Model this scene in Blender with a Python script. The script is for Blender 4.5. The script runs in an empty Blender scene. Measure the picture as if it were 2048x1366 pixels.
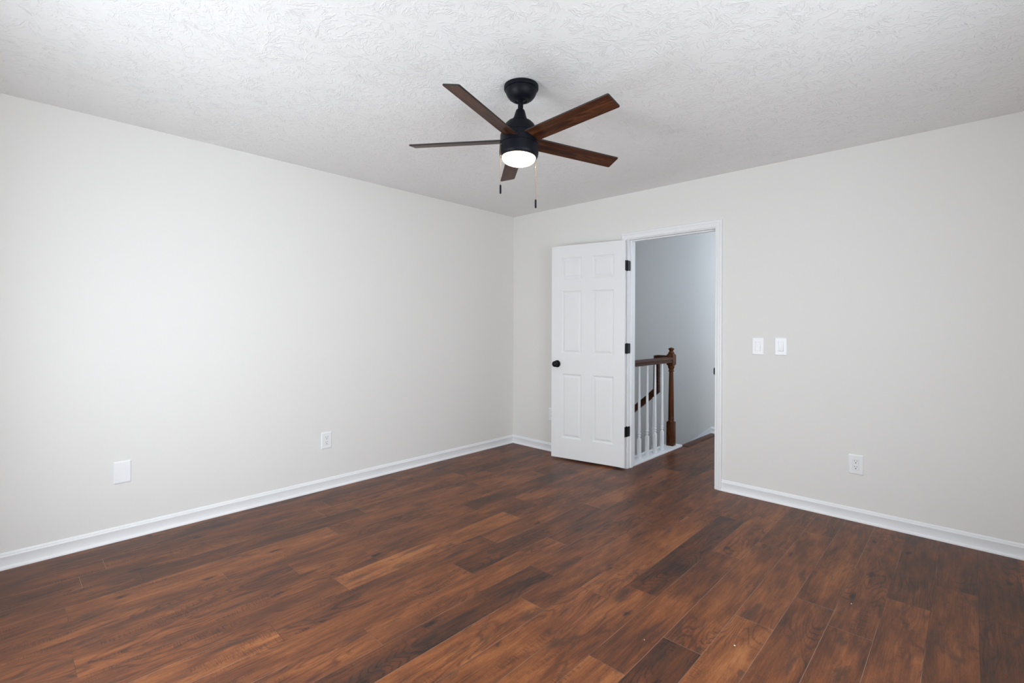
import bpy, bmesh, math, random
from math import sin, cos, pi, radians
from mathutils import Vector, Matrix

random.seed(7)
S = bpy.context.scene
C = S.collection

# ------------------------------------------------------------------ camera
F_PX, YAW, HOR = 971.05, 0.757743, 652.76
CAM = Vector((3.60719, -3.83432, 1.25785))
ROLL = 0.003848
fw = Vector((-sin(YAW), cos(YAW), 0)); rt = Vector((cos(YAW), sin(YAW), 0)); up = Vector((0, 0, 1))
R_ = rt * cos(ROLL) + up * sin(ROLL); U_ = -rt * sin(ROLL) + up * cos(ROLL)
cd = bpy.data.cameras.new('camera'); cam = bpy.data.objects.new('camera', cd); C.objects.link(cam)
cd.sensor_width = 36.0; cd.lens = 36.0 * F_PX / 2048.0
cd.shift_y = (HOR - 683.0) / 2048.0
cd.clip_start = 0.02
M = Matrix(((R_.x, U_.x, -fw.x, CAM.x), (R_.y, U_.y, -fw.y, CAM.y), (R_.z, U_.z, -fw.z, CAM.z), (0, 0, 0, 1)))
cam.matrix_world = M
S.camera = cam

# ------------------------------------------------------------------ view, world, lights
S.view_settings.view_transform = 'Standard'
S.view_settings.look = 'None'
S.view_settings.gamma = 1.0
S.view_settings.use_curve_mapping = False
S.view_settings.exposure = 0.0
S.cycles.diffuse_bounces = 8
S.cycles.max_bounces = 12
S.cycles.use_denoising = True
S.cycles.sample_clamp_indirect = 8.0

W = bpy.data.worlds.new('World'); S.world = W; W.use_nodes = True
W.node_tree.nodes['Background'].inputs[0].default_value = (0.62, 0.78, 1.0, 1)
W.node_tree.nodes['Background'].inputs[1].default_value = 1.0

def area(name, loc, direction, sx, sy, power, col, spread=pi):
    l = bpy.data.lights.new(name, 'AREA'); l.shape = 'RECTANGLE'; l.size = sx; l.size_y = sy
    l.energy = power; l.color = col
    o = bpy.data.objects.new(name, l); C.objects.link(o)
    o.location = loc
    o.rotation_euler = Vector(direction).to_track_quat('-Z', 'Z').to_euler()
    l.spread = spread
    return o
YR = -4.15                       # rear wall of the room, behind the camera
XR = 4.10                        # right wall, outside the frame
WX0, WX1, WZ0, WZ1 = 1.15, 2.10, 0.35, 1.80     # the window in the rear wall
RY0, RY1, RZ0, RZ1 = -3.90, -1.25, 0.50, 1.95        # window added in the right wall, unseen, for fill light
area('window_daylight', ((WX0 + WX1) / 2, YR - 0.07, (WZ0 + WZ1) / 2), (0, 1, 0.0), WX1 - WX0 - 0.1, WZ1 - WZ0 - 0.1, 50, (0.88, 0.95, 1.0))
area('side_fill_light', (XR + 0.07, (RY0 + RY1) / 2, (RZ0 + RZ1) / 2), (-1, 0, 0.0), RY1 - RY0 - 0.1, RZ1 - RZ0 - 0.1, 88, (0.94, 0.98, 1.0))  # added fill, brightens the left wall and ceiling
HD0, HD1 = Vector((2.90, 0.12, 0)), Vector((4.10, 0.75, 0))   # unseen slanting wall and high window, added to aim light at the far wall
HDD = (HD1 - HD0).normalized(); HDN = Vector((-HDD.y, HDD.x, 0)); HDC = (HD0 + HD1) / 2
area('hall_added_light', HDC - HDN * 0.07 + Vector((0, 0, 1.93)), HDN, 0.8, 0.72, 55, (0.72, 0.85, 1.0), radians(130))  # added light, turned so the left jamb gets little of it

# ------------------------------------------------------------------ materials
def mat(name, col, rough=0.5, metal=0.0, spec=0.5, emit=None, estr=0.0):
    m = bpy.data.materials.new(name); m.use_nodes = True
    b = m.node_tree.nodes['Principled BSDF']
    b.inputs['Base Color'].default_value = (*col, 1); b.inputs['Roughness'].default_value = rough
    b.inputs['Metallic'].default_value = metal; b.inputs['Specular IOR Level'].default_value = spec
    if emit:
        b.inputs['Emission Color'].default_value = (*emit, 1); b.inputs['Emission Strength'].default_value = estr
    return m

class G:
    """small helper around a material's node tree"""
    def __init__(s, m):
        s.t = m.node_tree; s.n = s.t.nodes; s.b = s.n['Principled BSDF']
    def link(s, a, b): s.t.links.new(a, b)
    def val(s, sock, v):
        if isinstance(v, (int, float)): sock.default_value = v
        elif isinstance(v, (tuple, list)): sock.default_value = v
        else: s.link(v, sock)
    def math(s, op, a, b=0.0, c=None, clamp=False):
        n = s.n.new('ShaderNodeMath'); n.operation = op; n.use_clamp = clamp
        s.val(n.inputs[0], a); s.val(n.inputs[1], b)
        if c is not None: s.val(n.inputs[2], c)
        return n.outputs[0]
    def vmath(s, op, a, b=(0, 0, 0)):
        n = s.n.new('ShaderNodeVectorMath'); n.operation = op
        s.val(n.inputs[0], a); s.val(n.inputs[1], b)
        return n.outputs['Value'] if op in ('LENGTH', 'DOT_PRODUCT', 'DISTANCE') else n.outputs[0]
    def comb(s, x, y, z=0.0):
        n = s.n.new('ShaderNodeCombineXYZ')
        for i, v in enumerate((x, y, z)): s.val(n.inputs[i], v)
        return n.outputs[0]
    def sep(s, v):
        n = s.n.new('ShaderNodeSeparateXYZ'); s.link(v, n.inputs[0]); return n.outputs
    def noise(s, vec, scale=1.0, detail=2.0, rough=0.5, dist=0.0, color=False):
        n = s.n.new('ShaderNodeTexNoise'); s.link(vec, n.inputs['Vector'])
        n.inputs['Scale'].default_value = scale; n.inputs['Detail'].default_value = detail
        n.inputs['Roughness'].default_value = rough; n.inputs['Distortion'].default_value = dist
        return n.outputs['Color'] if color else n.outputs[0]
    def ramp(s, v, stops, mode='LINEAR'):
        n = s.n.new('ShaderNodeValToRGB'); s.link(v, n.inputs[0]); r = n.color_ramp; r.interpolation = mode
        while len(r.elements) < len(stops): r.elements.new(0.5)
        for e, (p, c) in zip(r.elements, stops):
            e.position = p; e.color = (*c, 1) if len(c) == 3 else c
        return n.outputs[0]
    def smooth(s, v, a, b, lo=0.0, hi=1.0):
        n = s.n.new('ShaderNodeMapRange'); n.interpolation_type = 'SMOOTHSTEP'
        s.val(n.inputs[0], v)
        for i, x in enumerate((a, b, lo, hi)): s.val(n.inputs[i + 1], x)
        return n.outputs[0]
    def mix(s, f, a, b, blend='MIX'):
        n = s.n.new('ShaderNodeMix'); n.data_type = 'RGBA'; n.blend_type = blend
        s.val(n.inputs['Factor'], f); s.val(n.inputs[6], a); s.val(n.inputs[7], b)
        return n.outputs[2]
    def pos(s): return s.n.new('ShaderNodeNewGeometry').outputs['Position']
    def obj(s): return s.n.new('ShaderNodeTexCoord').outputs['Object']
    def bump(s, h, strength=1.0, dist=0.001):
        n = s.n.new('ShaderNodeBump'); n.inputs['Strength'].default_value = strength
        n.inputs['Distance'].default_value = dist; s.link(h, n.inputs['Height'])
        s.link(n.outputs[0], s.b.inputs['Normal'])

# painted drywall
m_wall = mat('wall_paint', (0.80, 0.79, 0.77), 0.62, spec=0.3)
g = G(m_wall); g.bump(g.noise(g.pos(), 260, 3, 0.6), 0.25, 0.0006)
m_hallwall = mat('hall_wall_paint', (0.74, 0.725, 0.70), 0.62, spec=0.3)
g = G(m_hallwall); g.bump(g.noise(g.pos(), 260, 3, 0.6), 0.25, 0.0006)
m_trim = mat('white_trim_paint', (0.86, 0.87, 0.885), 0.32)
m_door = mat('white_door_paint', (0.83, 0.835, 0.84), 0.4)
g = G(m_door)
px = g.obj(); sx, sy, sz = g.sep(px)
g.bump(g.noise(g.comb(g.math('MULTIPLY', sx, 220), sy, g.math('MULTIPLY', sz, 6)), 1, 3, 0.5), 0.25, 0.0003)
m_plate = mat('white_plastic', (0.88, 0.89, 0.91), 0.3)
m_slot = mat('dark_slot', (0.02, 0.02, 0.025), 0.6)
m_black = mat('matte_black_metal', (0.004, 0.004, 0.005), 0.42, metal=0.0, spec=0.25)
m_fan = mat('matte_black_fan_metal', (0.004, 0.005, 0.009), 0.46, spec=0.17)
m_chain = mat('antique_chain_metal', (0.30, 0.22, 0.16), 0.4, metal=0.8)
m_lamp = mat('lit_lamp_diffuser', (0.9, 0.88, 0.82), 0.4, emit=(1.0, 0.80, 0.52), estr=24.0)
m_frame = mat('window_frame_vinyl', (0.85, 0.86, 0.87), 0.35)
m_glass = bpy.data.materials.new('window_glass'); m_glass.use_nodes = True
t = m_glass.node_tree; t.nodes.remove(t.nodes['Principled BSDF'])
tr = t.nodes.new('ShaderNodeBsdfTransparent'); gl = t.nodes.new('ShaderNodeBsdfGlossy'); mx = t.nodes.new('ShaderNodeMixShader')
gl.inputs['Roughness'].default_value = 0.02; mx.inputs[0].default_value = 0.06
t.links.new(tr.outputs[0], mx.inputs[1]); t.links.new(gl.outputs[0], mx.inputs[2])
t.links.new(mx.outputs[0], t.nodes['Material Output'].inputs[0])

# crow's-foot stomped ceiling texture: clusters of radial ridges
m_ceil = mat('textured_ceiling_paint', (0.83, 0.83, 0.825), 0.6, spec=0.3)
g = G(m_ceil)
P = g.pos()
warp = g.vmath('SUBTRACT', g.noise(P, 5, 2, 0.5, color=True), (0.5, 0.5, 0.5))
warp2 = g.vmath('SUBTRACT', g.noise(P, 24, 2, 0.6, color=True), (0.5, 0.5, 0.5))
PW = g.vmath('ADD', g.vmath('ADD', P, g.vmath('MULTIPLY', warp, (0.09, 0.09, 0.0))), g.vmath('MULTIPLY', warp2, (0.028, 0.028, 0.0)))
def stomp(off, vs, ang_k, rad_k, th, wd):
    q = g.vmath('ADD', PW, off)
    v = g.n.new('ShaderNodeTexVoronoi'); v.voronoi_dimensions = '2D'; v.feature = 'F1'
    v.inputs['Scale'].default_value = vs; v.inputs['Randomness'].default_value = 0.9
    g.link(q, v.inputs['Vector'])
    d = g.vmath('SUBTRACT', q, v.outputs['Position'])
    dx, dy, dz = g.sep(d)
    ang = g.math('ARCTAN2', dy, dx)
    rad = g.math('SQRT', g.math('ADD', g.math('MULTIPLY', dx, dx), g.math('MULTIPLY', dy, dy)))
    cr, cg_, cb = g.sep(v.outputs['Color'])
    # noise on a circle avoids the seam of the angle
    ca = g.math('MULTIPLY', g.math('COSINE', ang), ang_k); sa = g.math('MULTIPLY', g.math('SINE', ang), ang_k)
    w = g.comb(g.math('ADD', ca, g.math('MULTIPLY', cr, 40)), g.math('ADD', sa, g.math('MULTIPLY', cg_, 40)), g.math('MULTIPLY', rad, rad_k))
    n = g.noise(w, 1.0, 2.0, 0.55, 0.6)
    ridge = g.smooth(g.math('ABSOLUTE', g.math('SUBTRACT', n, th)), wd, 0.0)
    return g.math('MULTIPLY', ridge, g.smooth(rad, 0.012, 0.05))
r1 = stomp((0, 0, 0), 4.4, 2.8, 9, 0.52, 0.060)
r2 = stomp((3.37, 1.71, 0), 5.2, 2.5, 12, 0.48, 0.060)
n3 = g.noise(PW, 26, 2, 0.55, 0.8)
r3 = g.smooth(g.math('ABSOLUTE', g.math('SUBTRACT', n3, 0.5)), 0.07, 0.0)
mk1 = g.smooth(g.noise(P, 17, 2, 0.5), 0.40, 0.56)
mk2 = g.smooth(g.noise(g.vmath('ADD', P, (9, 4, 0)), 15, 2, 0.5), 0.42, 0.58)
mk3 = g.smooth(g.noise(g.vmath('ADD', P, (2, 7, 0)), 11, 2, 0.5), 0.50, 0.62)
h = g.math('MAXIMUM', g.math('MULTIPLY', r1, mk1), g.math('MAXIMUM', g.math('MULTIPLY', r2, mk2), g.math('MULTIPLY', g.math('MULTIPLY', r3, mk3), 0.8)))
h = g.math('ADD', h, g.math('MULTIPLY', g.noise(P, 120, 3, 0.6), 0.18))
g.bump(h, 1.0, 0.0014)

# laminate floor
def wood_floor():
    m = mat('laminate_planks', (0.15, 0.06, 0.03), 0.36, spec=0.25)
    g = G(m)
    P = g.pos(); x, y, z = g.sep(P)
    at = g.n.new('ShaderNodeAttribute'); at.attribute_name = 'plank'
    tone, ra, rb = g.sep(at.outputs['Vector'])
    uv = g.n.new('ShaderNodeUVMap'); uv.uv_map = 'plank_uv'; u, v, _ = g.sep(uv.outputs[0])
    ox = g.math('ADD', x, g.math('MULTIPLY', ra, 31.0)); oy = g.math('ADD', y, g.math('MULTIPLY', rb, 53.0))
    def co(kx, ky, kz=0.0): return g.comb(g.math('MULTIPLY', ox, kx), g.math('MULTIPLY', oy, ky), kz)
    # knots: sparse voronoi points that also bend the grain
    vo = g.n.new('ShaderNodeTexVoronoi'); vo.voronoi_dimensions = '2D'; vo.inputs['Scale'].default_value = 1.0
    vo.inputs['Randomness'].default_value = 1.0
    g.link(co(5.2, 1.9), vo.inputs['Vector'])
    kd = vo.outputs['Distance']
    kr, kg_, kb = g.sep(vo.outputs['Color'])
    has = g.smooth(kr, 0.62, 0.66)
    knot = g.math('MULTIPLY', g.smooth(g.math('ADD', kd, g.math('MULTIPLY', g.noise(co(60, 30), 1, 2), 0.16)), 0.17, 0.06), has)
    halo = g.math('MULTIPLY', g.smooth(kd, 0.55, 0.05), has)
    # cathedral grain
    bend = g.noise(co(4.5, 1.1, 3.0), 1.0, 2.0, 0.5)
    ph = g.math('ADD', g.math('MULTIPLY', bend, 170.0), g.math('ADD', g.math('MULTIPLY', ox, 130.0), g.math('MULTIPLY', halo, 9.0)))
    grain = g.math('SINE', g.math('ADD', ph, g.math('MULTIPLY', g.noise(co(40, 6), 1, 3), 6.0)))
    grain = g.smooth(grain, 0.25, 1.0)
    gm = g.smooth(g.noise(co(5.0, 1.3, 8.0), 1, 2), 0.46, 0.62)
    # blotches, streaks and saw marks
    blot = g.noise(co(9.0, 2.4, 1.0), 1.0, 6.0, 0.62, 0.5)
    smoke = g.noise(co(14.0, 3.6, 5.0), 1.0, 6.0, 0.64, 0.4)
    strk = g.noise(co(190.0, 7.0, 2.0), 1.0, 5.0, 0.68)
    midn = g.noise(co(52.0, 3.6, 21.0), 1.0, 6.0, 0.66, 0.3)
    fine = g.noise(co(520.0, 60.0, 4.0), 1.0, 3.0, 0.65)
    saw = g.noise(co(22.0, 240.0, 6.0), 1.0, 2.0, 0.5)
    sawm = g.smooth(g.noise(co(11.0, 2.2, 12.0), 1.0, 2.0, 0.5), 0.56, 0.66)
    val = g.math('ADD', g.math('MULTIPLY', tone, 0.50), g.math('MULTIPLY', g.math('SUBTRACT', blot, 0.5), 1.0))
    val = g.math('ADD', val, g.math('MULTIPLY', g.math('SUBTRACT', strk, 0.5), 0.48))
    val = g.math('ADD', val, g.math('MULTIPLY', g.math('SUBTRACT', fine, 0.5), 0.42))
    val = g.math('ADD', val, g.math('MULTIPLY', g.math('SUBTRACT', midn, 0.5), 0.55))
    val = g.math('SUBTRACT', val, g.math('MULTIPLY', g.math('MULTIPLY', grain, gm), 0.17))
    val = g.math('SUBTRACT', val, g.math('MULTIPLY', g.math('MULTIPLY', g.smooth(saw, 0.46, 0.62), sawm), 0.20))
    val = g.math('ADD', val, 0.25)
    val = g.math('SUBTRACT', val, g.math('MULTIPLY', knot, 0.55))
    col = g.ramp(val, [(0.0, (0.024, 0.014, 0.011)), (0.22, (0.060, 0.025, 0.015)), (0.42, (0.120, 0.041, 0.018)), (0.60, (0.195, 0.066, 0.024)), (0.80, (0.300, 0.110, 0.038)), (1.0, (0.40, 0.165, 0.065))])
    # grey-brown smoky staining
    sm = g.smooth(smoke, 0.54, 0.67, 0.0, 0.60)
    col = g.mix(sm, col, (0.040, 0.025, 0.020, 1))
    # seams: dark joints, paler in places for painted-in edge sheen and dust
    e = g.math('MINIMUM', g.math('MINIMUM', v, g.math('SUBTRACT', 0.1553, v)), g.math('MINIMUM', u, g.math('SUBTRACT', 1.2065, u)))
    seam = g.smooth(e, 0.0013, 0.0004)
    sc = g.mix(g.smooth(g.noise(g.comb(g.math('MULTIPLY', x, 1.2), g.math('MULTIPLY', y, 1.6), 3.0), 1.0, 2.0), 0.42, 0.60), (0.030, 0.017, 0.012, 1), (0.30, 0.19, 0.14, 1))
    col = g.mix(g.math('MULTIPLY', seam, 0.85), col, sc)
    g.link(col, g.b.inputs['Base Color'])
    g.link(g.math('ADD', 0.33, g.math('MULTIPLY', fine, 0.12)), g.b.inputs['Roughness'])
    hh = g.math('ADD', g.math('MULTIPLY', fine, 0.35), g.math('ADD', g.math('MULTIPLY', strk, 0.5), g.math('MULTIPLY', g.math('MULTIPLY', saw, sawm), 0.6)))
    g.bump(hh, 0.35, 0.0006)
    return m
m_floor = wood_floor()

def wood(name, stops, rough, axis='x', k=1.0):
    m = mat(name, stops[1][1], rough, spec=0.2)
    g = G(m); o = g.obj(); x, y, z = g.sep(o)
    a, b, c = {'x': (x, y, z), 'y': (y, x, z), 'z': (z, x, y)}[axis]
    q = g.comb(g.math('MULTIPLY', a, 3.0 * k), g.math('MULTIPLY', b, 28.0 * k), g.math('MULTIPLY', c, 28.0 * k))
    n1 = g.noise(q, 1.0, 4.0, 0.6, 0.8)
    q2 = g.comb(g.math('MULTIPLY', a, 9.0 * k), g.math('MULTIPLY', b, 190.0 * k), g.math('MULTIPLY', c, 190.0 * k))
    n2 = g.noise(q2, 1.0, 3.0, 0.6)
    ring = g.math('SINE', g.math('ADD', g.math('MULTIPLY', n1, 26.0), g.math('MULTIPLY', b, 90 * k)))
    v = g.math('ADD', g.math('MULTIPLY', n1, 0.62), g.math('ADD', g.math('MULTIPLY', n2, 0.30), g.math('MULTIPLY', ring, 0.07)))
    g.link(g.ramp(v, stops), g.b.inputs['Base Color'])
    return m
m_blade = wood('walnut_blade', [(0.25, (0.014, 0.005, 0.003)), (0.45, (0.050, 0.017, 0.008)), (0.60, (0.098, 0.034, 0.014)), (0.78, (0.16, 0.060, 0.024))], 0.38, 'x')
m_bladeedge = mat('dark_blade_edge', (0.012, 0.009, 0.008), 0.5)
m_newel = wood('stained_oak_post', [(0.25, (0.026, 0.007, 0.002)), (0.45, (0.075, 0.022, 0.006)), (0.60, (0.125, 0.040, 0.010)), (0.80, (0.20, 0.068, 0.017))], 0.34, 'z')
m_rail = wood('stained_oak_rail', [(0.25, (0.020, 0.006, 0.003)), (0.45, (0.052, 0.017, 0.007)), (0.60, (0.085, 0.029, 0.011)), (0.80, (0.13, 0.047, 0.018))], 0.42, 'y')
m_tread = wood('stained_stair_wood', [(0.25, (0.030, 0.011, 0.007)), (0.45, (0.070, 0.025, 0.014)), (0.60, (0.105, 0.038, 0.021)), (0.80, (0.15, 0.06, 0.032))], 0.36, 'y')

# ------------------------------------------------------------------ mesh helpers
def obj(name, bm, m, parent=None, smooth=False, angle=None):
    me = bpy.data.meshes.new(name)
    bmesh.ops.recalc_face_normals(bm, faces=bm.faces[:])
    bm.to_mesh(me); bm.free()
    for mm in (m if isinstance(m, (list, tuple)) else (m,)): me.materials.append(mm)
    if smooth or angle is not None:
        for p in me.polygons: p.use_smooth = True
        if angle is not None: me.set_sharp_from_angle(angle=radians(angle))
    o = bpy.data.objects.new(name, me); C.objects.link(o)
    if parent: o.parent = parent
    return o
def empty(name, loc, rotz=0.0):
    o = bpy.data.objects.new(name, None); C.objects.link(o); o.location = loc; o.rotation_euler = (0, 0, rotz)
    o.empty_display_size = 0.05
    return o
def tag(o, label, cat, group=None):
    o['label'] = label; o['category'] = cat
    if group: o['group'] = group
    return o
def struct(o, label=None):
    o['kind'] = 'structure'
    if label: o['label'] = label
    return o
def box(bm, x0, x1, y0, y1, z0, z1, bevel=0.0, seg=2, mtx=None):
    vs = [bm.verts.new((x, y, z)) for x in (x0, x1) for y in (y0, y1) for z in (z0, z1)]
    idx = [(0, 1, 3, 2), (4, 6, 7, 5), (0, 4, 5, 1), (2, 3, 7, 6), (0, 2, 6, 4), (1, 5, 7, 3)]
    fs = [bm.faces.new([vs[i] for i in f]) for f in idx]
    res = vs
    if bevel > 0:
        es = list({e for f in fs for e in f.edges})
        r = bmesh.ops.bevel(bm, geom=es, offset=bevel, segments=seg, profile=0.5, affect='EDGES')
        res = list({v for f in r['faces'] for v in f.verts} | {v for v in vs if v.is_valid})
    if mtx is not None:
        bmesh.ops.transform(bm, matrix=mtx, verts=res)
    return res
def lathe(bm, prof, n=40, mtx=None, cap=True):
    """prof: list of (r, z) from one end to the other; turned about z"""
    rings = []
    for r, z in prof:
        if r < 1e-6: rings.append([bm.verts.new((0, 0, z))])
        else: rings.append([bm.verts.new((r * cos(2 * pi * i / n), r * sin(2 * pi * i / n), z)) for i in range(n)])
    for a, b in zip(rings, rings[1:]):
        for i in range(n):
            j = (i + 1) % n
            if len(a) == 1 and len(b) == 1: continue
            if len(a) == 1: bm.faces.new((a[0], b[i], b[j]))
            elif len(b) == 1: bm.faces.new((a[i], b[0], a[j]))
            else: bm.faces.new((a[i], b[i], b[j], a[j]))
    if cap:
        for ring in (rings[0], rings[-1]):
            if len(ring) > 1: bm.faces.new(ring)
    vs = [v for r in rings for v in r]
    if mtx is not None: bmesh.ops.transform(bm, matrix=mtx, verts=vs)
    return vs
def sweep(bm, rings, closed_profile=True, caps=True):
    """rings: list of lists of points with equal counts"""
    vr = [[bm.verts.new(p) for p in r] for r in rings]
    n = len(vr[0])
    for a, b in zip(vr, vr[1:]):
        for i in range(n if closed_profile else n - 1):
            j = (i + 1) % n
            bm.faces.new((a[i], a[j], b[j], b[i]))
    if caps:
        bm.faces.new(vr[0][::-1]); bm.faces.new(vr[-1])
    return [v for r in vr for v in r]
def tube(bm, pts, r, n=8):
    pts = [Vector(p) for p in pts]; rings = []
    for i, p in enumerate(pts):
        d = (pts[min(i + 1, len(pts) - 1)] - pts[max(i - 1, 0)]).normalized()
        a = d.orthogonal().normalized(); b = d.cross(a)
        rings.append([p + a * r * cos(2 * pi * k / n) + b * r * sin(2 * pi * k / n) for k in range(n)])
    # keep the frame consistent
    return sweep(bm, rings)
def NB(): return bmesh.new()

H = 2.44
# ------------------------------------------------------------------ room shell
JL, JR, JH = 1.397, 2.156, 2.028     # jamb faces of the doorway
JT = 0.018
b = NB()
box(b, -0.12, JL - JT, 0, 0.12, -0.02, H); box(b, JR + JT, XR + 0.12, 0, 0.12, -0.02, H); box(b, JL - JT, JR + JT, 0, 0.12, JH + JT, H)
struct(obj('wall_back', b, m_wall), 'off-white wall with the doorway, light switches and one outlet')
b = NB(); box(b, -0.12, 0, YR - 0.12, 0, -0.02, H)
struct(obj('wall_left', b, m_wall), 'long off-white wall on the left with an outlet and a blank plate')
b = NB(); box(b, XR, XR + 0.12, YR - 0.12, RY0, -0.02, H); box(b, XR, XR + 0.12, RY1, 0, -0.02, H); box(b, XR, XR + 0.12, RY0, RY1, -0.02, RZ0); box(b, XR, XR + 0.12, RY0, RY1, RZ1, H)
struct(obj('wall_right', b, m_wall))
b = NB()
box(b, 0, WX0, YR - 0.12, YR, -0.02, H); box(b, WX1, XR, YR - 0.12, YR, -0.02, H)
box(b, WX0, WX1, YR - 0.12, YR, -0.02, WZ0); box(b, WX0, WX1, YR - 0.12, YR, WZ1, H)
struct(obj('wall_front', b, m_wall))
b = NB(); box(b, -0.12, XR + 0.12, YR - 0.12, 0.12, H, H + 0.06)
struct(obj('ceiling', b, m_ceil), 'white ceiling with stomped crow\'s-foot plaster texture')

# floor planks (one mesh); columns run towards the doorway
PW_, PL_ = 0.1553, 1.2065
phase = {0: -.887, 1: -.678, 2: -.984, 3: -.215, 4: -1.28, 5: -.412, 6: -.772, 7: -2.277, 8: -1.725, 9: -1.898, 10: -2.167, 11: -1.908, 12: -1.585, 13: -2.176, 14: -.634, 15: -1.48, 16: -1.226, 17: -2.788, 18: -3.052, 19: -1.215, 20: -3.34, 21: -2.35, 22: -3.45, 23: -2.795, 24: -3.2}
# planks whose tone stands out in the room: (column, y inside it) -> tone
tones = [(9, -1.2, .80), (6, -2.6, .08), (15, -2.0, .86), (7, -2.9, .74), (19, -3.0, .72), (14, -3.5, .66), (5, -2.2, .80), (10, -2.8, .74), (16, -.6, .62), (11, -2.4, .16),
         (8, -1.2, .14), (0, -1.4, .20), (1, -.3, .26), (3, -.1, .55), (20, -2.9, .18), (12, -1.2, .24), (13, -1.6, .22), (12, -2.2, .60), (6, -1.4, .58), (4, -1.8, .40), (2, -1.5, .50),
         (1, -1.2, .42), (3, -.8, .44), (22, -3.9, .36), (22, -2.9, .40), (23, -3.3, .22), (17, -2.2, .50), (18, -2.4, .40), (11, -1.2, .42), (20, -3.9, .34), (21, -3.0, .46), (8, -2.4, .62), (14, -.1, .3), (14, -1.3, .52)]
rects = [(0.0, XR, YR, 0.0), (JL, XR, 0.0, 1.95)]
b = NB(); luv = b.loops.layers.uv.new('plank_uv'); lat = b.verts.layers.float_vector.new('plank')
rnd = random.Random(11)
for n in range(-3, 25):
    xa, xb = 3.79 - (n + 1) * PW_, 3.79 - n * PW_
    y0 = phase.get(n, rnd.uniform(-1.2, 0)); 
    j0 = math.floor((YR - y0) / PL_) - 1
    for j in range(j0, j0 + 8):
        ya, yb = y0 + j * PL_, y0 + (j + 1) * PL_
        tone = rnd.triangular(.16, .74, .42); ra = rnd.random(); rb = rnd.random()
        for (tn, ty, tv) in tones:
            if tn == n and ya < ty < yb: tone = tv
        for (rx0, rx1, ry0, ry1) in rects:
            X0, X1, Y0, Y1 = max(xa, rx0), min(xb, rx1), max(ya, ry0), min(yb, ry1)
            if X1 - X0 < 1e-4 or Y1 - Y0 < 1e-4: continue
            vs = [b.verts.new((X0, Y0, 0)), b.verts.new((X1, Y0, 0)), b.verts.new((X1, Y1, 0)), b.verts.new((X0, Y1, 0))]
            f = b.faces.new(vs)
            for l in f.loops:
                v = l.vert; v[lat] = (tone, ra, rb)
                l[luv].uv = (v.co.y - ya, v.co.x - xa)
# underside of the boards
for (x0, x1, y0, y1) in rects:
    box(b, x0, x1, y0, y1, -0.02, -0.0005)
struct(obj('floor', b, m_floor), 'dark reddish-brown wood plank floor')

# baseboards: colonial profile with shoe moulding, (t = thickness out from wall, z)
BP = [(0, 0), (0.0165, 0), (0.0165, 0.004), (0.0155, 0.009), (0.0130, 0.014), (0.0100, 0.017), (0.0092, 0.019), (0.0092, 0.060), (0.0100, 0.062), (0.0100, 0.066), (0.0085, 0.069), (0.0062, 0.071), (0.0062, 0.074), (0.0048, 0.079), (0.0030, 0.083), (0.0015, 0.085), (0, 0.085)]
def base_run(name, p0, p1, nrm, mitre0=0, mitre1=0, m=m_trim):
    """p0->p1 along the wall foot, nrm points into the room; mitre +1 pulls an inside corner"""
    b = NB(); p0, p1, nrm = Vector(p0), Vector(p1), Vector(nrm); d = (p1 - p0).normalized()
    r0 = [p0 + nrm * t + d * (t * mitre0) + Vector((0, 0, z)) for t, z in BP]
    r1 = [p1 + nrm * t - d * (t * mitre1) + Vector((0, 0, z)) for t, z in BP]
    sweep(b, [r0, r1]); return struct(obj(name, b, m, angle=40))
CW, CWR = 0.057, 0.052                    # casing widths, left and right leg
CI0, CI1 = JL - 0.006, JR + 0.004          # inner edges of the casing
base_run('baseboard_left', (0, YR, 0), (0, 0, 0), (1, 0, 0), 1, 1)
base_run('baseboard_back_left', (0, 0, 0), (CI0 - CW, 0, 0), (0, -1, 0), 1, 0)
base_run('baseboard_back_right', (CI1 + CWR, 0, 0), (XR, 0, 0), (0, -1, 0), 0, 1)
base_run('baseboard_right', (XR, YR, 0), (XR, 0, 0), (-1, 0, 0), 1, 1)
base_run('baseboard_front', (0, YR, 0), (XR, YR, 0), (0, 1, 0), 1, 1)

# door casing: profile (w from inner edge, t out of wall)
CP = [(0, 0), (0, 0.0075), (0.002, 0.0095), (0.006, 0.0095), (0.009, 0.0078), (0.012, 0.0088), (0.024, 0.0125), (0.030, 0.0135), (0.034, 0.0125), (0.037, 0.0150), (0.041, 0.0170), (0.052, 0.0170), (0.0555, 0.0155), (0.057, 0.0120), (0.057, 0)]
def casing(name, yface, sgn, label=None):
    b = NB(); hz = JH + 0.006
    rings = [[Vector((CI0 - w, yface + sgn * tt, 0)) for w, tt in CP], [Vector((CI0 - w, yface + sgn * tt, hz + w)) for w, tt in CP],
             [Vector((CI1 + w * CWR / CW, yface + sgn * tt, hz + w)) for w, tt in CP], [Vector((CI1 + w * CWR / CW, yface + sgn * tt, 0)) for w, tt in CP]]
    sweep(b, rings); return struct(obj(name, b, m_trim, angle=30), label)
casing('trim_1', 0.0, -1, 'white moulded casing around the doorway')
casing('trim_2', 0.12, 1)
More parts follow.
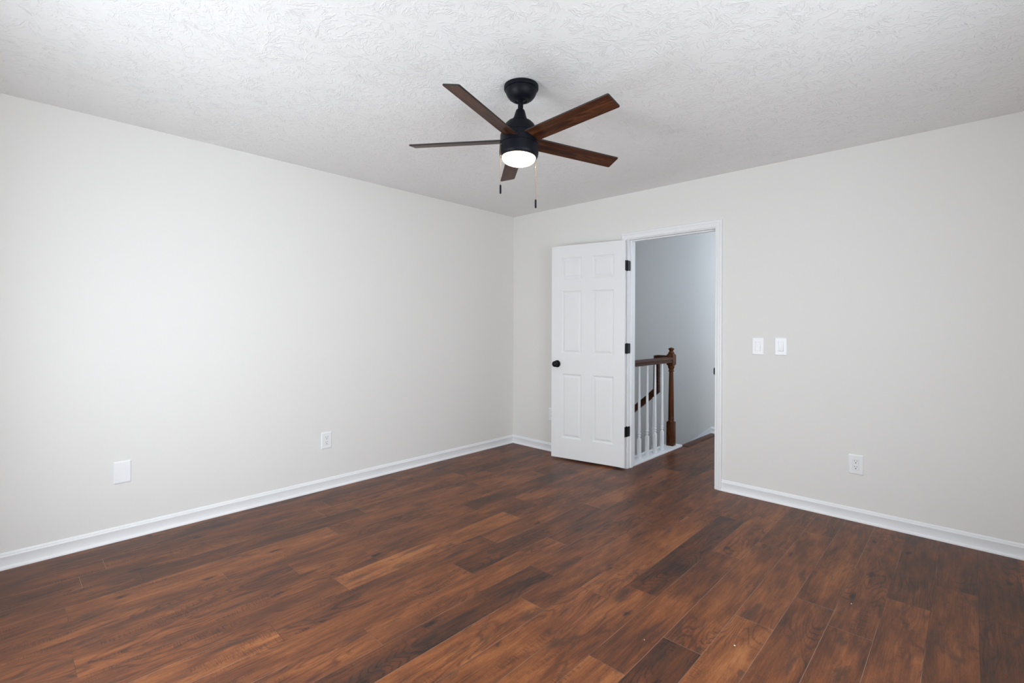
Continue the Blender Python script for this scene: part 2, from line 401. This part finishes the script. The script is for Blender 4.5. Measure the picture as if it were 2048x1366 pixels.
# jamb with stops
b = NB()
box(b, JL - JT, JL, 0, 0.12, 0, JH + JT); box(b, JR, JR + JT, 0, 0.12, 0, JH + JT); box(b, JL, JR, 0, 0.12, JH, JH + JT)
box(b, JL, JL + 0.011, 0.039, 0.074, 0, JH, 0.002); box(b, JR - 0.011, JR, 0.039, 0.074, 0, JH, 0.002); box(b, JL + 0.011, JR - 0.011, 0.039, 0.074, JH - 0.011, JH, 0.002)
jamb = struct(obj('trim_3', b, m_trim), 'white door jamb lining the doorway')
b = NB()
zc = 0.915
prof = [(0.0, 0.030), (0.0, 0.004), (0.0004, 0.0), (0.0004, -0.004), (-0.001, -0.008), (-0.003, -0.0105)]
def strike_ring(z, k):
    o_ = [(JR - 0.0022 + dx * k, y * (1 if y > 0 else k)) for dx, y in prof]
    i_ = [(x + 0.002, y) for x, y in o_][::-1]
    return [Vector((x, y, z)) for x, y in o_ + i_]
sweep(b, [strike_ring(zc - 0.028, 0.35), strike_ring(zc - 0.018, 1.0), strike_ring(zc + 0.018, 1.0), strike_ring(zc + 0.028, 0.35)])
o = obj('strike_plate', b, m_black, jamb, angle=40); o['label'] = 'black strike plate lip on the right side of the frame'

# windows out of view: one behind the camera, an added one beside it
def window(name, loc, rotz, w, hh):
    """local x along the wall, -y outwards, origin at the sill"""
    wn = struct(empty(name, loc, rotz)); hw = w / 2
    b = NB()
    for a in ((-hw, -hw + .045, 0, hh), (hw - .045, hw, 0, hh), (-hw + .045, hw - .045, 0, .045), (-hw + .045, hw - .045, hh - .045, hh), (-.02, .02, .045, hh - .045), (-hw + .045, -.02, hh / 2 - .02, hh / 2 + .02), (.02, hw - .045, hh / 2 - .02, hh / 2 + .02)):
        box(b, a[0], a[1], -.06, -.02, a[2], a[3], 0.003)
    obj('window_frame', b, m_frame, wn)
    b = NB(); box(b, -hw + .04, hw - .04, -.044, -.040, .04, hh - .04); obj('pane', b, m_glass, wn)
    b = NB(); box(b, -hw - .05, hw + .05, -.02, .04, -.025, 0, .004); obj('window_sill', b, m_trim, wn)
window('window_1', ((WX0 + WX1) / 2, YR, WZ0), 0, WX1 - WX0, WZ1 - WZ0)
window('window_added_2', (XR, (RY0 + RY1) / 2, RZ0), pi / 2, RY1 - RY0, RZ1 - RZ0)  # added to house the side fill

# ------------------------------------------------------------------ hall and stairwell
YF = 1.95
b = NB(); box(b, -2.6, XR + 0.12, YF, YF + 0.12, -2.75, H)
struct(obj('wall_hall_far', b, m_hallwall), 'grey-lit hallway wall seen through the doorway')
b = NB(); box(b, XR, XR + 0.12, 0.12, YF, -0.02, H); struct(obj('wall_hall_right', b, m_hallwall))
hm = Matrix(((HDD.x, -HDN.x, 0, HDC.x), (HDD.y, -HDN.y, 0, HDC.y), (0, 0, 1, 0), (0, 0, 0, 1)))   # local x along the wall, y into the wall
hl = (HD1 - HD0).length / 2
b = NB()
for a in ((-hl, hl, -0.02, 1.5), (-hl, hl, 2.36, H), (-hl, -.45, 1.5, 2.36), (.45, hl, 1.5, 2.36)): box(b, a[0], a[1], 0, 0.10, a[2], a[3], mtx=hm)
struct(obj('wall_hall_slant_added', b, m_hallwall))  # added out of view, angled only for the hall light
wn = struct(empty('window_added_3', (HDC.x, HDC.y, 1.5))); wm = hm.copy(); wm.translation = (0, 0, 0)  # added window around the hall light, never in view
b = NB()
for a in ((-.45, -.41, 0, .86), (.41, .45, 0, .86), (-.41, .41, 0, .04), (-.41, .41, .82, .86), (-.41, .41, .41, .44)): box(b, a[0], a[1], .025, .055, a[2], a[3], 0.003, mtx=wm)
obj('window_frame', b, m_frame, wn)
b = NB(); box(b, -.41, .41, .038, .042, .04, .82, mtx=wm); obj('pane', b, m_glass, wn)
b = NB(); box(b, -2.6, XR + 0.12, 0.12, YF + 0.12, H, H + 0.06)
struct(obj('ceiling_hall', b, m_ceil))
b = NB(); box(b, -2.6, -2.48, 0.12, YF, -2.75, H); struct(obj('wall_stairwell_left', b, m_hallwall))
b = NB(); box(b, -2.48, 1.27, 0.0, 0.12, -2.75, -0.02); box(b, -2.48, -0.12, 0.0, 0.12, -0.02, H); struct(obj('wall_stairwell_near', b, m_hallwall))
b = NB(); box(b, -2.6, XR, 0.0, YF, -2.80, -2.75); struct(obj('floor_downstairs', b, m_tread))
b = NB(); box(b, 1.25, 1.27, 0.12, 0.985, -2.75, -0.004); struct(obj('wall_stairwell_right', b, m_hallwall))
# white cap along the edge of the landing
b = NB(); box(b, 1.255, 1.398, 0.12, 1.125, -0.02, 0.016, 0.004)
box(b, 1.262, 1.284, 0.12, 0.985, 0.016, 0.026, 0.003)
struct(obj('trim_4', b, m_trim), 'white cap board under the stair balusters')
# baseboards in the hall; the skirt slopes down beside the stairs
base_run('baseboard_hall', (1.379, YF, 0), (XR, YF, 0), (0, -1, 0), 0, 0)
b = NB(); sl = 0.86
r0 = [Vector((1.379, YF - tt, z)) for tt, z in BP]
r1 = [Vector((-2.0, YF - tt, z - sl * 3.379)) for tt, z in BP]
sweep(b, [r0, r1]); struct(obj('baseboard_stair', b, m_trim, angle=40), 'white skirt board sloping down beside the stairs')

# staircase going down to the left
st = tag(empty('staircase', (1.40, 1.535, 0)), 'wooden staircase descending to the left beyond the landing', 'stairs')
b = NB()
r = [(-0.022, -0.02), (-0.022, 0.006), (-0.018, 0.010), (0.040, 0.010), (0.058, 0.006), (0.064, 0.0), (0.064, -0.001), (-0.005, -0.001), (-0.005, -0.02)]
yy = [(-0.408, 0.3), (-0.402, 0.75), (-0.388, 1.0), (0.412, 1.0)]
rings = []
for y, k in yy:
    rings.append([Vector((x if x <= 0 else x * k, y, z)) for x, z in r])
sweep(b, rings); obj('nosing', b, m_tread, st, angle=35)
rise, run = 0.199, 0.232
for i in range(12):
    x1 = -0.004 - run * i; z1 = -rise * (i + 1)
    b = NB(); box(b, x1 - 0.014, x1, -0.40, 0.405, z1, z1 + rise - 0.021); obj('riser', b, m_trim, st)
    b = NB(); box(b, x1 - run - 0.022, x1, -0.40, 0.405, z1 - 0.022, z1, 0.006); obj('tread', b, m_tread, st)

# ------------------------------------------------------------------ stair railing
RX = 1.328
sr = tag(empty('stair_railing', (1.319, 1.02, 0.016)), 'dark wood stair railing with turned newel post and white balusters', 'railing')
def rel(x, y, z): return Vector((x - 1.319, y - 1.02, z - 0.016))
b = NB()
hw = 0.0365
box(b, -hw, hw, -hw, hw, 0, 0.250, 0.004)
lathe(b, [(0.034, 0.250), (0.034, 0.256), (0.028, 0.262), (0.027, 0.268), (0.031, 0.273), (0.031, 0.279), (0.0285, 0.286), (0.0285, 0.33), (0.0270, 0.50), (0.0245, 0.65), (0.0215, 0.765), (0.0215, 0.772),
          (0.029, 0.776), (0.030, 0.781), (0.027, 0.786), (0.023, 0.790), (0.024, 0.800), (0.030, 0.812), (0.034, 0.820), (0.034, 0.827), (0.028, 0.834), (0.028, 0.842)], 32)
# upper block with chamfered ends
rings = [[Vector((sx * w, sy * w, z)) for sx, sy in ((-1, -1), (1, -1), (1, 1), (-1, 1))] for w, z in ((0.024, 0.832), (hw - 0.002, 0.848), (hw, 0.853), (hw, 0.943), (hw - 0.002, 0.949), (0.026, 0.962))]
sweep(b, rings)
newel = obj('newel_post', b, m_newel, sr, angle=32)
newel['label'] = 'turned dark oak newel post with square blocks'
b = NB()
lathe(b, [(0.026, 0.960), (0.0315, 0.964), (0.0325, 0.970), (0.028, 0.977), (0.022, 0.982), (0.0205, 0.990), (0.0215, 0.997), (0.027, 1.003), (0.0305, 1.008), (0.0300, 1.013), (0.024, 1.020), (0.012, 1.025), (0.0, 1.0265)], 32)
obj('finial', b, m_newel, newel, smooth=True)
# handrail profile (across, z)
HP = [(-0.020, 0.0), (0.020, 0.0), (0.022, 0.014), (0.021, 0.022), (0.029, 0.030), (0.0305, 0.040), (0.026, 0.051), (0.014, 0.058), (0.0, 0.060), (-0.014, 0.058), (-0.026, 0.051), (-0.0305, 0.040), (-0.029, 0.030), (-0.021, 0.022), (-0.022, 0.014)]
b = NB()
sweep(b, [[rel(RX + w, y, 0.887 + z) for w, z in HP] for y in (0.12, 1.02 - hw + 0.002)])
o = obj('handrail', b, m_rail, sr, angle=45); o['label'] = 'level dark brown landing handrail'
# balusters: square foot, turned rings, tapering stem
def baluster(x, y, z0, ztop, name='baluster'):
    b = NB(); h = ztop - z0; w = 0.0155
    box(b, -w, w, -w, w, 0, 0.186, 0.0025)
    prof = [(0.0150, 0.186), (0.0150, 0.192), (0.0105, 0.200), (0.0105, 0.207), (0.0150, 0.212), (0.0150, 0.218), (0.0120, 0.223), (0.0120, 0.229), (0.0160, 0.235), (0.0160, 0.243), (0.0125, 0.249), (0.0150, 0.262), (0.0150, 0.285), (0.0132, 0.42 if h > 0.6 else 0.35), (0.0105, h - 0.16), (0.0085, h - 0.02), (0.0085, h)]
    lathe(b, prof, 20)
    o = obj(name, b, m_trim, sr, angle=35); o.location = rel(x, y, z0); return o
for y in (0.312, 0.468, 0.628, 0.778): baluster(1.337, y, 0.016, 0.889)
# stair handrail with gooseneck, running down to the left
b = NB(); yc = 1.018
slope = 0.86; xv0, xv1 = 1.118, 1.186          # vertical drop
def hp_ring(x, zb, tx, tz):
    """profile swept in the xz plane; (tx,tz) is the direction up across the rail"""
    return [rel(x + tx * z, yc + w, zb + tz * z) for w, z in HP]
zt = 0.961
sweep(b, [hp_ring(1.319 - hw + 0.002, zt - 0.062, 0, 1.0), hp_ring(xv0 + 0.055, zt - 0.062, 0, 1.0), hp_ring(xv1, zt - 0.068, -1.0, 1.0), hp_ring(xv1, 0.62, -1.10, 0.0),
          hp_ring(xv1 + 0.0, 0.560, -1.10, 0.50), hp_ring(xv1 - 0.03, 0.532, -0.62, 1.0), hp_ring(xv1 - 0.12, 0.455, -0.45, 1.02), hp_ring(-1.9, 0.455 - slope * (xv1 - 0.12 + 1.9), -0.45, 1.02)])
o = obj('stair_handrail', b, m_rail, sr, angle=50); o['label'] = 'dark brown stair handrail dropping from a gooseneck'
for i in range(5):
    x = 1.128 - run * i - 0.012
    baluster(x, yc, -rise * (i + 1) - (0.0), 0.455 - slope * (xv1 - 0.12 - x) + 0.03, 'stair_baluster')

# ------------------------------------------------------------------ the open door
HX, HY, TH = 1.391, -0.012, radians(169.3)
DZ0, DZ1, DW = 0.017, 2.021, 0.7285
ang = -TH

b = NB()
S0, S1, T0, T1 = 0.004, DW, 0.008, 0.043
cols = [S0, 0.104, 0.310, 0.417, 0.623, S1]
rows = [DZ0, 0.208, 0.813, 1.003, 1.592, 1.702, 1.905, DZ1]
def door_face(t, sg):
    """sg: +1 outward along +t"""
    grid = {}
    def V(i, j):
        if (i, j) not in grid: grid[(i, j)] = b.verts.new((cols[i], t, rows[j]))
        return grid[(i, j)]
    for i in range(5):
        for j in range(7):
            q = [V(i, j), V(i + 1, j), V(i + 1, j + 1), V(i, j + 1)]
            if i in (1, 3) and j in (1, 3, 5):
                prev = q; x0, x1, z0, z1 = cols[i], cols[i + 1], rows[j], rows[j + 1]
                for ins, dp in ((0.003, 0.0035), (0.008, 0.0045), (0.012, 0.0085), (0.017, 0.0085), (0.034, 0.0025), (0.036, 0.0020)):
                    cur = [b.verts.new(p) for p in ((x0 + ins, t - sg * dp, z0 + ins), (x1 - ins, t - sg * dp, z0 + ins), (x1 - ins, t - sg * dp, z1 - ins), (x0 + ins, t - sg * dp, z1 - ins))]
                    for k in range(4): b.faces.new((prev[k], prev[(k + 1) % 4], cur[(k + 1) % 4], cur[k]))
                    prev = cur
                b.faces.new(prev)
            else: b.faces.new(q)
    return V, grid
Vf, _ = door_face(T1, 1); Vb, _ = door_face(T0, -1)
for i in range(5):
    for j in (0, 7): b.faces.new((Vf(i, j), Vf(i + 1, j), Vb(i + 1, j), Vb(i, j)))
for j in range(7):
    for i in (0, 5): b.faces.new((Vf(i, j), Vf(i, j + 1), Vb(i, j + 1), Vb(i, j)))
door = struct(obj('door_1', b, m_door), 'white six-panel door standing open against the wall')
door.location = (HX, HY, 0); door.rotation_euler = (0, 0, ang)
tag(door, 'white six-panel door standing open against the wall', 'door')
# knobs on both faces
b = NB()
KS, KZ = 0.668, 0.904
def knob(b, t, sg):
    m = Matrix.Translation((KS, t, KZ)) @ Matrix.Rotation(-sg * pi / 2, 4, 'X')
    lathe(b, [(0.034, 0), (0.034, 0.003), (0.031, 0.007), (0.024, 0.009), (0.0135, 0.011), (0.0115, 0.018), (0.0115, 0.026), (0.016, 0.030), (0.0235, 0.034), (0.0275, 0.040), (0.0285, 0.047), (0.0270, 0.054), (0.0225, 0.060), (0.014, 0.064), (0.0, 0.0655)], 32, m)
knob(b, T1, 1); o = obj('door_knob', b, m_black, door, angle=35); o['label'] = 'round black door knob'
b = NB(); knob(b, T0, -1); o = obj('door_knob', b, m_black, door, angle=35); o['label'] = 'black knob on the wall side of the door'
# hinges: leaf on the door edge, barrel at the pin, leaf on the jamb
Minv = (Matrix.Translation((HX, HY, 0)) @ Matrix.Rotation(ang, 4, 'Z')).inverted()
for zc in (1.800, 1.066, 0.329):
    b = NB(); h2 = 0.0445
    box(b, S0 - 0.0025, S0 + 0.0005, T0 - 0.004, T1 - 0.002, zc - h2, zc + h2)
    lathe(b, [(0.0, -h2 - 0.004), (0.004, -h2 - 0.003), (0.0062, -h2), (0.0062, h2), (0.004, h2 + 0.003), (0.0, h2 + 0.004)], 16, Matrix.Translation((0, 0, zc)))
    # jamb leaf with rounded far corners
    pts = [(-0.010, -h2), (0.026, -h2), (0.0315, -h2 + 0.002), (0.034, -h2 + 0.008), (0.034, h2 - 0.008), (0.0315, h2 - 0.002), (0.026, h2), (-0.010, h2)]
    sweep(b, [[Minv @ Vector((JL - 0.0005, y, zc + z)) for y, z in pts], [Minv @ Vector((JL + 0.002, y, zc + z)) for y, z in pts]])
    o = obj('hinge', b, m_black, door, angle=35); o['label'] = 'black butt hinge'

# ------------------------------------------------------------------ electrical plates
def plate_root(name, loc, wall):
    """local x runs along the wall, -y points into the room"""
    return empty(name, loc, 0.0 if wall == 'back' else pi / 2)
def cover(parent, w, h, opening=True, name='cover_plate'):
    b = NB(); t = 0.0062
    iw, ih = (0.0168, 0.0335)
    def rr(a, c, y): return [b.verts.new(p) for p in ((-a, y, -c), (a, y, -c), (a, y, c), (-a, y, c))]
    loops = [rr(w / 2, h / 2, 0), rr(w / 2, h / 2, -0.0022), rr(w / 2 - 0.0012, h / 2 - 0.0012, -0.0036), rr(w / 2 - 0.0055, h / 2 - 0.0055, -t)]
    if opening: loops += [rr(iw + 0.0008, ih + 0.0008, -t), rr(iw + 0.0003, ih + 0.0003, -t + 0.0012), rr(iw + 0.0003, ih + 0.0003, -0.002)]
    for a, c in zip(loops, loops[1:]):
        for k in range(4): b.faces.new((a[k], a[(k + 1) % 4], c[(k + 1) % 4], c[k]))
    b.faces.new(loops[-1]); b.faces.new(loops[0])
    return obj(name, b, m_plate, parent)
def outlet(loc, wall, label, group):
    r = tag(plate_root('wall_outlet', loc, wall), label, 'outlet', group)
    cover(r, 0.082, 0.127)
    b = NB(); box(b, -0.0165, 0.0165, -0.0068, -0.002, -0.0332, 0.0332, 0.0008, 1)
    rc = obj('receptacle', b, m_plate, r)
    for s in (1, -1):
        zc = 0.0185 * s + 0.001
        b = NB()
        box(b, -0.0078, -0.0054, -0.0071, -0.0064, zc + 0.0005, zc + 0.0095); box(b, 0.0054, 0.0076, -0.0071, -0.0064, zc + 0.0012, zc + 0.0092)
        lathe(b, [(0.0, 0), (0.0032, 0), (0.0032, 0.0007), (0.0, 0.0007)], 14, Matrix.Translation((0, -0.0064, zc - 0.0075)) @ Matrix.Rotation(pi / 2, 4, 'X'), cap=False)
        o = obj('socket_slots', b, m_slot, rc); o['label'] = 'dark slots of one socket'
    return r
OG = 'white duplex wall outlets'
outlet((3.064, 0, 0.368), 'back', 'white wall outlet low on the doorway wall, right of the door and below the switches', OG)
outlet((0.0, -2.098, 0.375), 'left', 'white wall outlet low on the left wall, right of the blank plate', OG)
outlet((0.540, 0, 0.370), 'back', 'white wall outlet half hidden behind the open door\'s free edge', OG)
r = tag(plate_root('blank_wall_plate', (0.0, -3.335, 0.397), 'left'), 'square-edged white blank cover plate low on the left wall', 'wall plate')
cover(r, 0.082, 0.128, False)
def switch(loc, label, kind):
    r = tag(plate_root('light_switch', loc, 'back'), label, 'switch', 'white rocker wall switches')
    cover(r, 0.081, 0.127)
    b = NB()
    iw, ih = 0.0164, 0.0330
    if kind == 'rocker':
        # paddle tilted: lower end stands out
        pr = [(-ih, -0.002), (-ih, -0.0105), (-ih + 0.002, -0.0112), (0.0, -0.0066), (ih, -0.0048), (ih, -0.002)]
        sweep(b, [[Vector((x, y, z)) for z, y in pr] for x in (-iw, iw)])
        obj('rocker', b, m_plate, r)
    else:
        pr = [(-ih, -0.002), (-ih, -0.0068), (-0.002, -0.0072), (-0.001, -0.0055), (0.001, -0.0055), (0.002, -0.0058), (ih, -0.0046), (ih, -0.002)]
        sweep(b, [[Vector((x, y, z)) for z, y in pr] for x in (-iw, iw)])
        obj('rocker', b, m_plate, r)
        b = NB(); box(b, -0.011, 0.011, -0.0068, -0.0050, 0.012, 0.0165, 0.0005, 1); obj('slider', b, m_plate, r)
    return r
switch((2.469, 0, 1.119), 'white flat-faced switch nearer the doorway', 'flat')
switch((2.621, 0, 1.121), 'white rocker switch farther from the doorway, paddle tipped out at the bottom', 'rocker')

# ------------------------------------------------------------------ ceiling fan
FC = Vector((1.996, -2.072, H))
fan = tag(empty('ceiling_fan', FC), 'black ceiling fan with five walnut blades and a lit lamp', 'ceiling fan')
b = NB()
lathe(b, [(0.079, 0.0), (0.0845, -0.002), (0.0850, -0.016), (0.0835, -0.020), (0.0775, -0.0215), (0.0770, -0.026), (0.0745, -0.037), (0.0685, -0.050), (0.059, -0.062), (0.048, -0.070), (0.038, -0.0735), (0.033, -0.0735), (0.030, -0.070), (0.024, -0.066), (0.0, -0.066)], 56)
obj('canopy', b, m_fan, fan, angle=35)
# everything below the canopy leans a little on the hanger ball
def tilt(tx, ty):
    d = Vector((tx, ty, -1)).normalized(); u = -d
    ex = (Vector((1, 0, 0)) - u * u.x).normalized(); ey = u.cross(ex)
    return Matrix(((ex.x, ey.x, u.x, 0), (ex.y, ey.y, u.y, 0), (ex.z, ey.z, u.z, 0), (0, 0, 0, 1)))
TM = tilt(0.010, -0.056)
b = NB(); lathe(b, [(0.0, -0.050), (0.024, -0.052), (0.0275, -0.060), (0.0255, -0.070), (0.0130, -0.076), (0.0130, -0.140)], 28, TM)
obj('downrod', b, m_fan, fan, angle=35)
b = NB(); lathe(b, [(0.0, -0.120), (0.0130, -0.120), (0.0190, -0.1215), (0.0215, -0.125), (0.0250, -0.136), (0.0300, -0.154), (0.0335, -0.163), (0.0355, -0.169), (0.0358, -0.173), (0.0350, -0.175), (0.046, -0.178), (0.060, -0.186), (0.072, -0.198), (0.0805, -0.214), (0.0855, -0.232), (0.0865, -0.244), (0.0, -0.244)], 56, TM)
obj('motor_cover', b, m_fan, fan, angle=35)
b = NB(); lathe(b, [(0.0, -0.242), (0.0850, -0.242), (0.0850, -0.2465), (0.0890, -0.2465), (0.0925, -0.249), (0.0940, -0.254), (0.0940, -0.297), (0.0, -0.297)], 56, TM)
obj('motor_housing', b, m_fan, fan, angle=35)
b = NB(); lathe(b, [(0.0, -0.296), (0.0915, -0.296), (0.0915, -0.2995), (0.0950, -0.3005), (0.0955, -0.338), (0.0945, -0.347), (0.0915, -0.355), (0.0865, -0.3595), (0.0835, -0.3605), (0.0, -0.3605)], 56, TM)
kit = obj('light_kit_housing', b, m_fan, fan, angle=35)
b = NB(); lathe(b, [(0.0, -0.355), (0.0825, -0.355), (0.0825, -0.361), (0.0815, -0.3655), (0.0775, -0.373), (0.0690, -0.3805), (0.0560, -0.3865), (0.0380, -0.3905), (0.0190, -0.3925), (0.0, -0.393)], 56, TM)
o = obj('lamp', b, m_lamp, fan, angle=35); o['label'] = 'glowing warm white round lamp'
# blades
AZ0, PITCH, BZ = radians(-147.94), -0.264, -0.275
def blade_mesh():
    b = NB(); u0, u1, v0, v1, r = 0.060, 0.560, -0.0465, 0.0415, 0.008
    def loop(ins, z):
        pts = []
        for cx_, cy_, a0 in ((u1 - r, v1 - r, 0), (u0 + r, v1 - r, 90), (u0 + r, v0 + r, 180), (u1 - r, v0 + r, 270)):
            for k in range(5):
                a = radians(a0 + k * 22.5); pts.append(Vector((cx_ + (r - ins) * cos(a), cy_ + (r - ins) * sin(a), z)))
        return pts
    sweep(b, [loop(0.002, 0.0035), loop(0.0, 0.0018), loop(0.0, -0.0018), loop(0.002, -0.0035)])
    for f in b.faces:
        f.material_index = 0 if len(f.verts) > 4 else 1
    return b
bo = None
for k in range(5):
    if bo is None:
        bo = obj('blade', blade_mesh(), [m_blade, m_bladeedge], fan); o = bo
    else:
        o = bo.copy(); C.objects.link(o); o.parent = fan
    o.matrix_local = TM @ Matrix.Translation((0, 0, BZ)) @ Matrix.Rotation(AZ0 + k * 2 * pi / 5, 4, 'Z') @ Matrix.Rotation(PITCH, 4, 'X')
# pull chains
def chain(off, ztop, zbob, label):
    """off: horizontal offset from the fan centre (x, y); plumb chain"""
    b = NB(); n = int((ztop - zbob) / 0.0042)
    for i in range(n):
        z = ztop - i * 0.0042
        lathe(b, [(0.0, 0.0014), (0.0012, 0.0008), (0.0014, 0.0), (0.0012, -0.0008), (0.0, -0.0014)], 6, Matrix.Translation((off[0], off[1], z)))
    tube(b, [(off[0], off[1], ztop + 0.002), (off[0], off[1], zbob - 0.002)], 0.0006, 6)
    # little outlet grommet and the coupling bead
    c = TM @ Vector((0, 0, ztop)); dr = Vector((off[0] - c.x, off[1] - c.y, 0)).normalized()
    m = Matrix.Translation(Vector((off[0], off[1], ztop + 0.001)) - dr * 0.012) @ dr.to_track_quat('Z', 'Y').to_matrix().to_4x4()
    lathe(b, [(0.0055, -0.006), (0.0055, 0.003), (0.0045, 0.006), (0.0028, 0.009), (0.002, 0.013), (0.0, 0.0138)], 14, m)
    lathe(b, [(0.0, 0.0045), (0.002, 0.0035), (0.0026, 0.0), (0.002, -0.0035), (0.0, -0.0045)], 12, Matrix.Translation((off[0], off[1], ztop * 0.62 + zbob * 0.38 + 0.02)))
    o = obj('pull_chain', b, m_chain, fan, angle=50); o['label'] = label
    b = NB(); lathe(b, [(0.0, 0.003), (0.0022, 0.002), (0.0042, -0.001), (0.0046, -0.004), (0.0046, -0.038), (0.0040, -0.041), (0.0, -0.042)], 16, Matrix.Translation((off[0], off[1], zbob)))
    f = obj('fob', b, m_fan, o, angle=35); f['label'] = 'small black cylinder at the end of the chain'
axis = TM @ Vector((0, 0, -0.31))
pL = axis - rt * 0.089 - fw * 0.042; pR = axis + rt * 0.0845 + fw * 0.055
chain((pL.x, pL.y), 2.133 - H, 1.936 - H, 'left pull chain, the shorter one')
chain((pR.x, pR.y), 2.120 - H, 1.891 - H, 'right pull chain, the longer one')

# ------------------------------------------------------------------ specks left on the floor
m_chip = mat('white_paint_chip', (0.85, 0.85, 0.83), 0.7)
def chip(x, y, r, lab):
    b = NB(); n = 7; rr = random.Random(int(x * 1000))
    ring = [(r * rr.uniform(.7, 1.15) * cos(2 * pi * k / n), r * rr.uniform(.6, 1.0) * sin(2 * pi * k / n)) for k in range(n)]
    sweep(b, [[Vector((px_, py_, 0.0)) for px_, py_ in ring], [Vector((px_ * .7, py_ * .7, 0.0018)) for px_, py_ in ring]])
    o = obj('paint_chip', b, m_chip); o.location = (x, y, 0)
    tag(o, lab, 'debris', 'white specks on the floor')
chip(2.931, -1.833, 0.0038, 'largest white speck on the floor, on the bright orange plank')
chip(2.656, -2.049, 0.0022, 'small white speck on the floor, just above the dark plank end')
chip(3.214, -1.163, 0.0026, 'white speck on the floor below the right wall outlet')
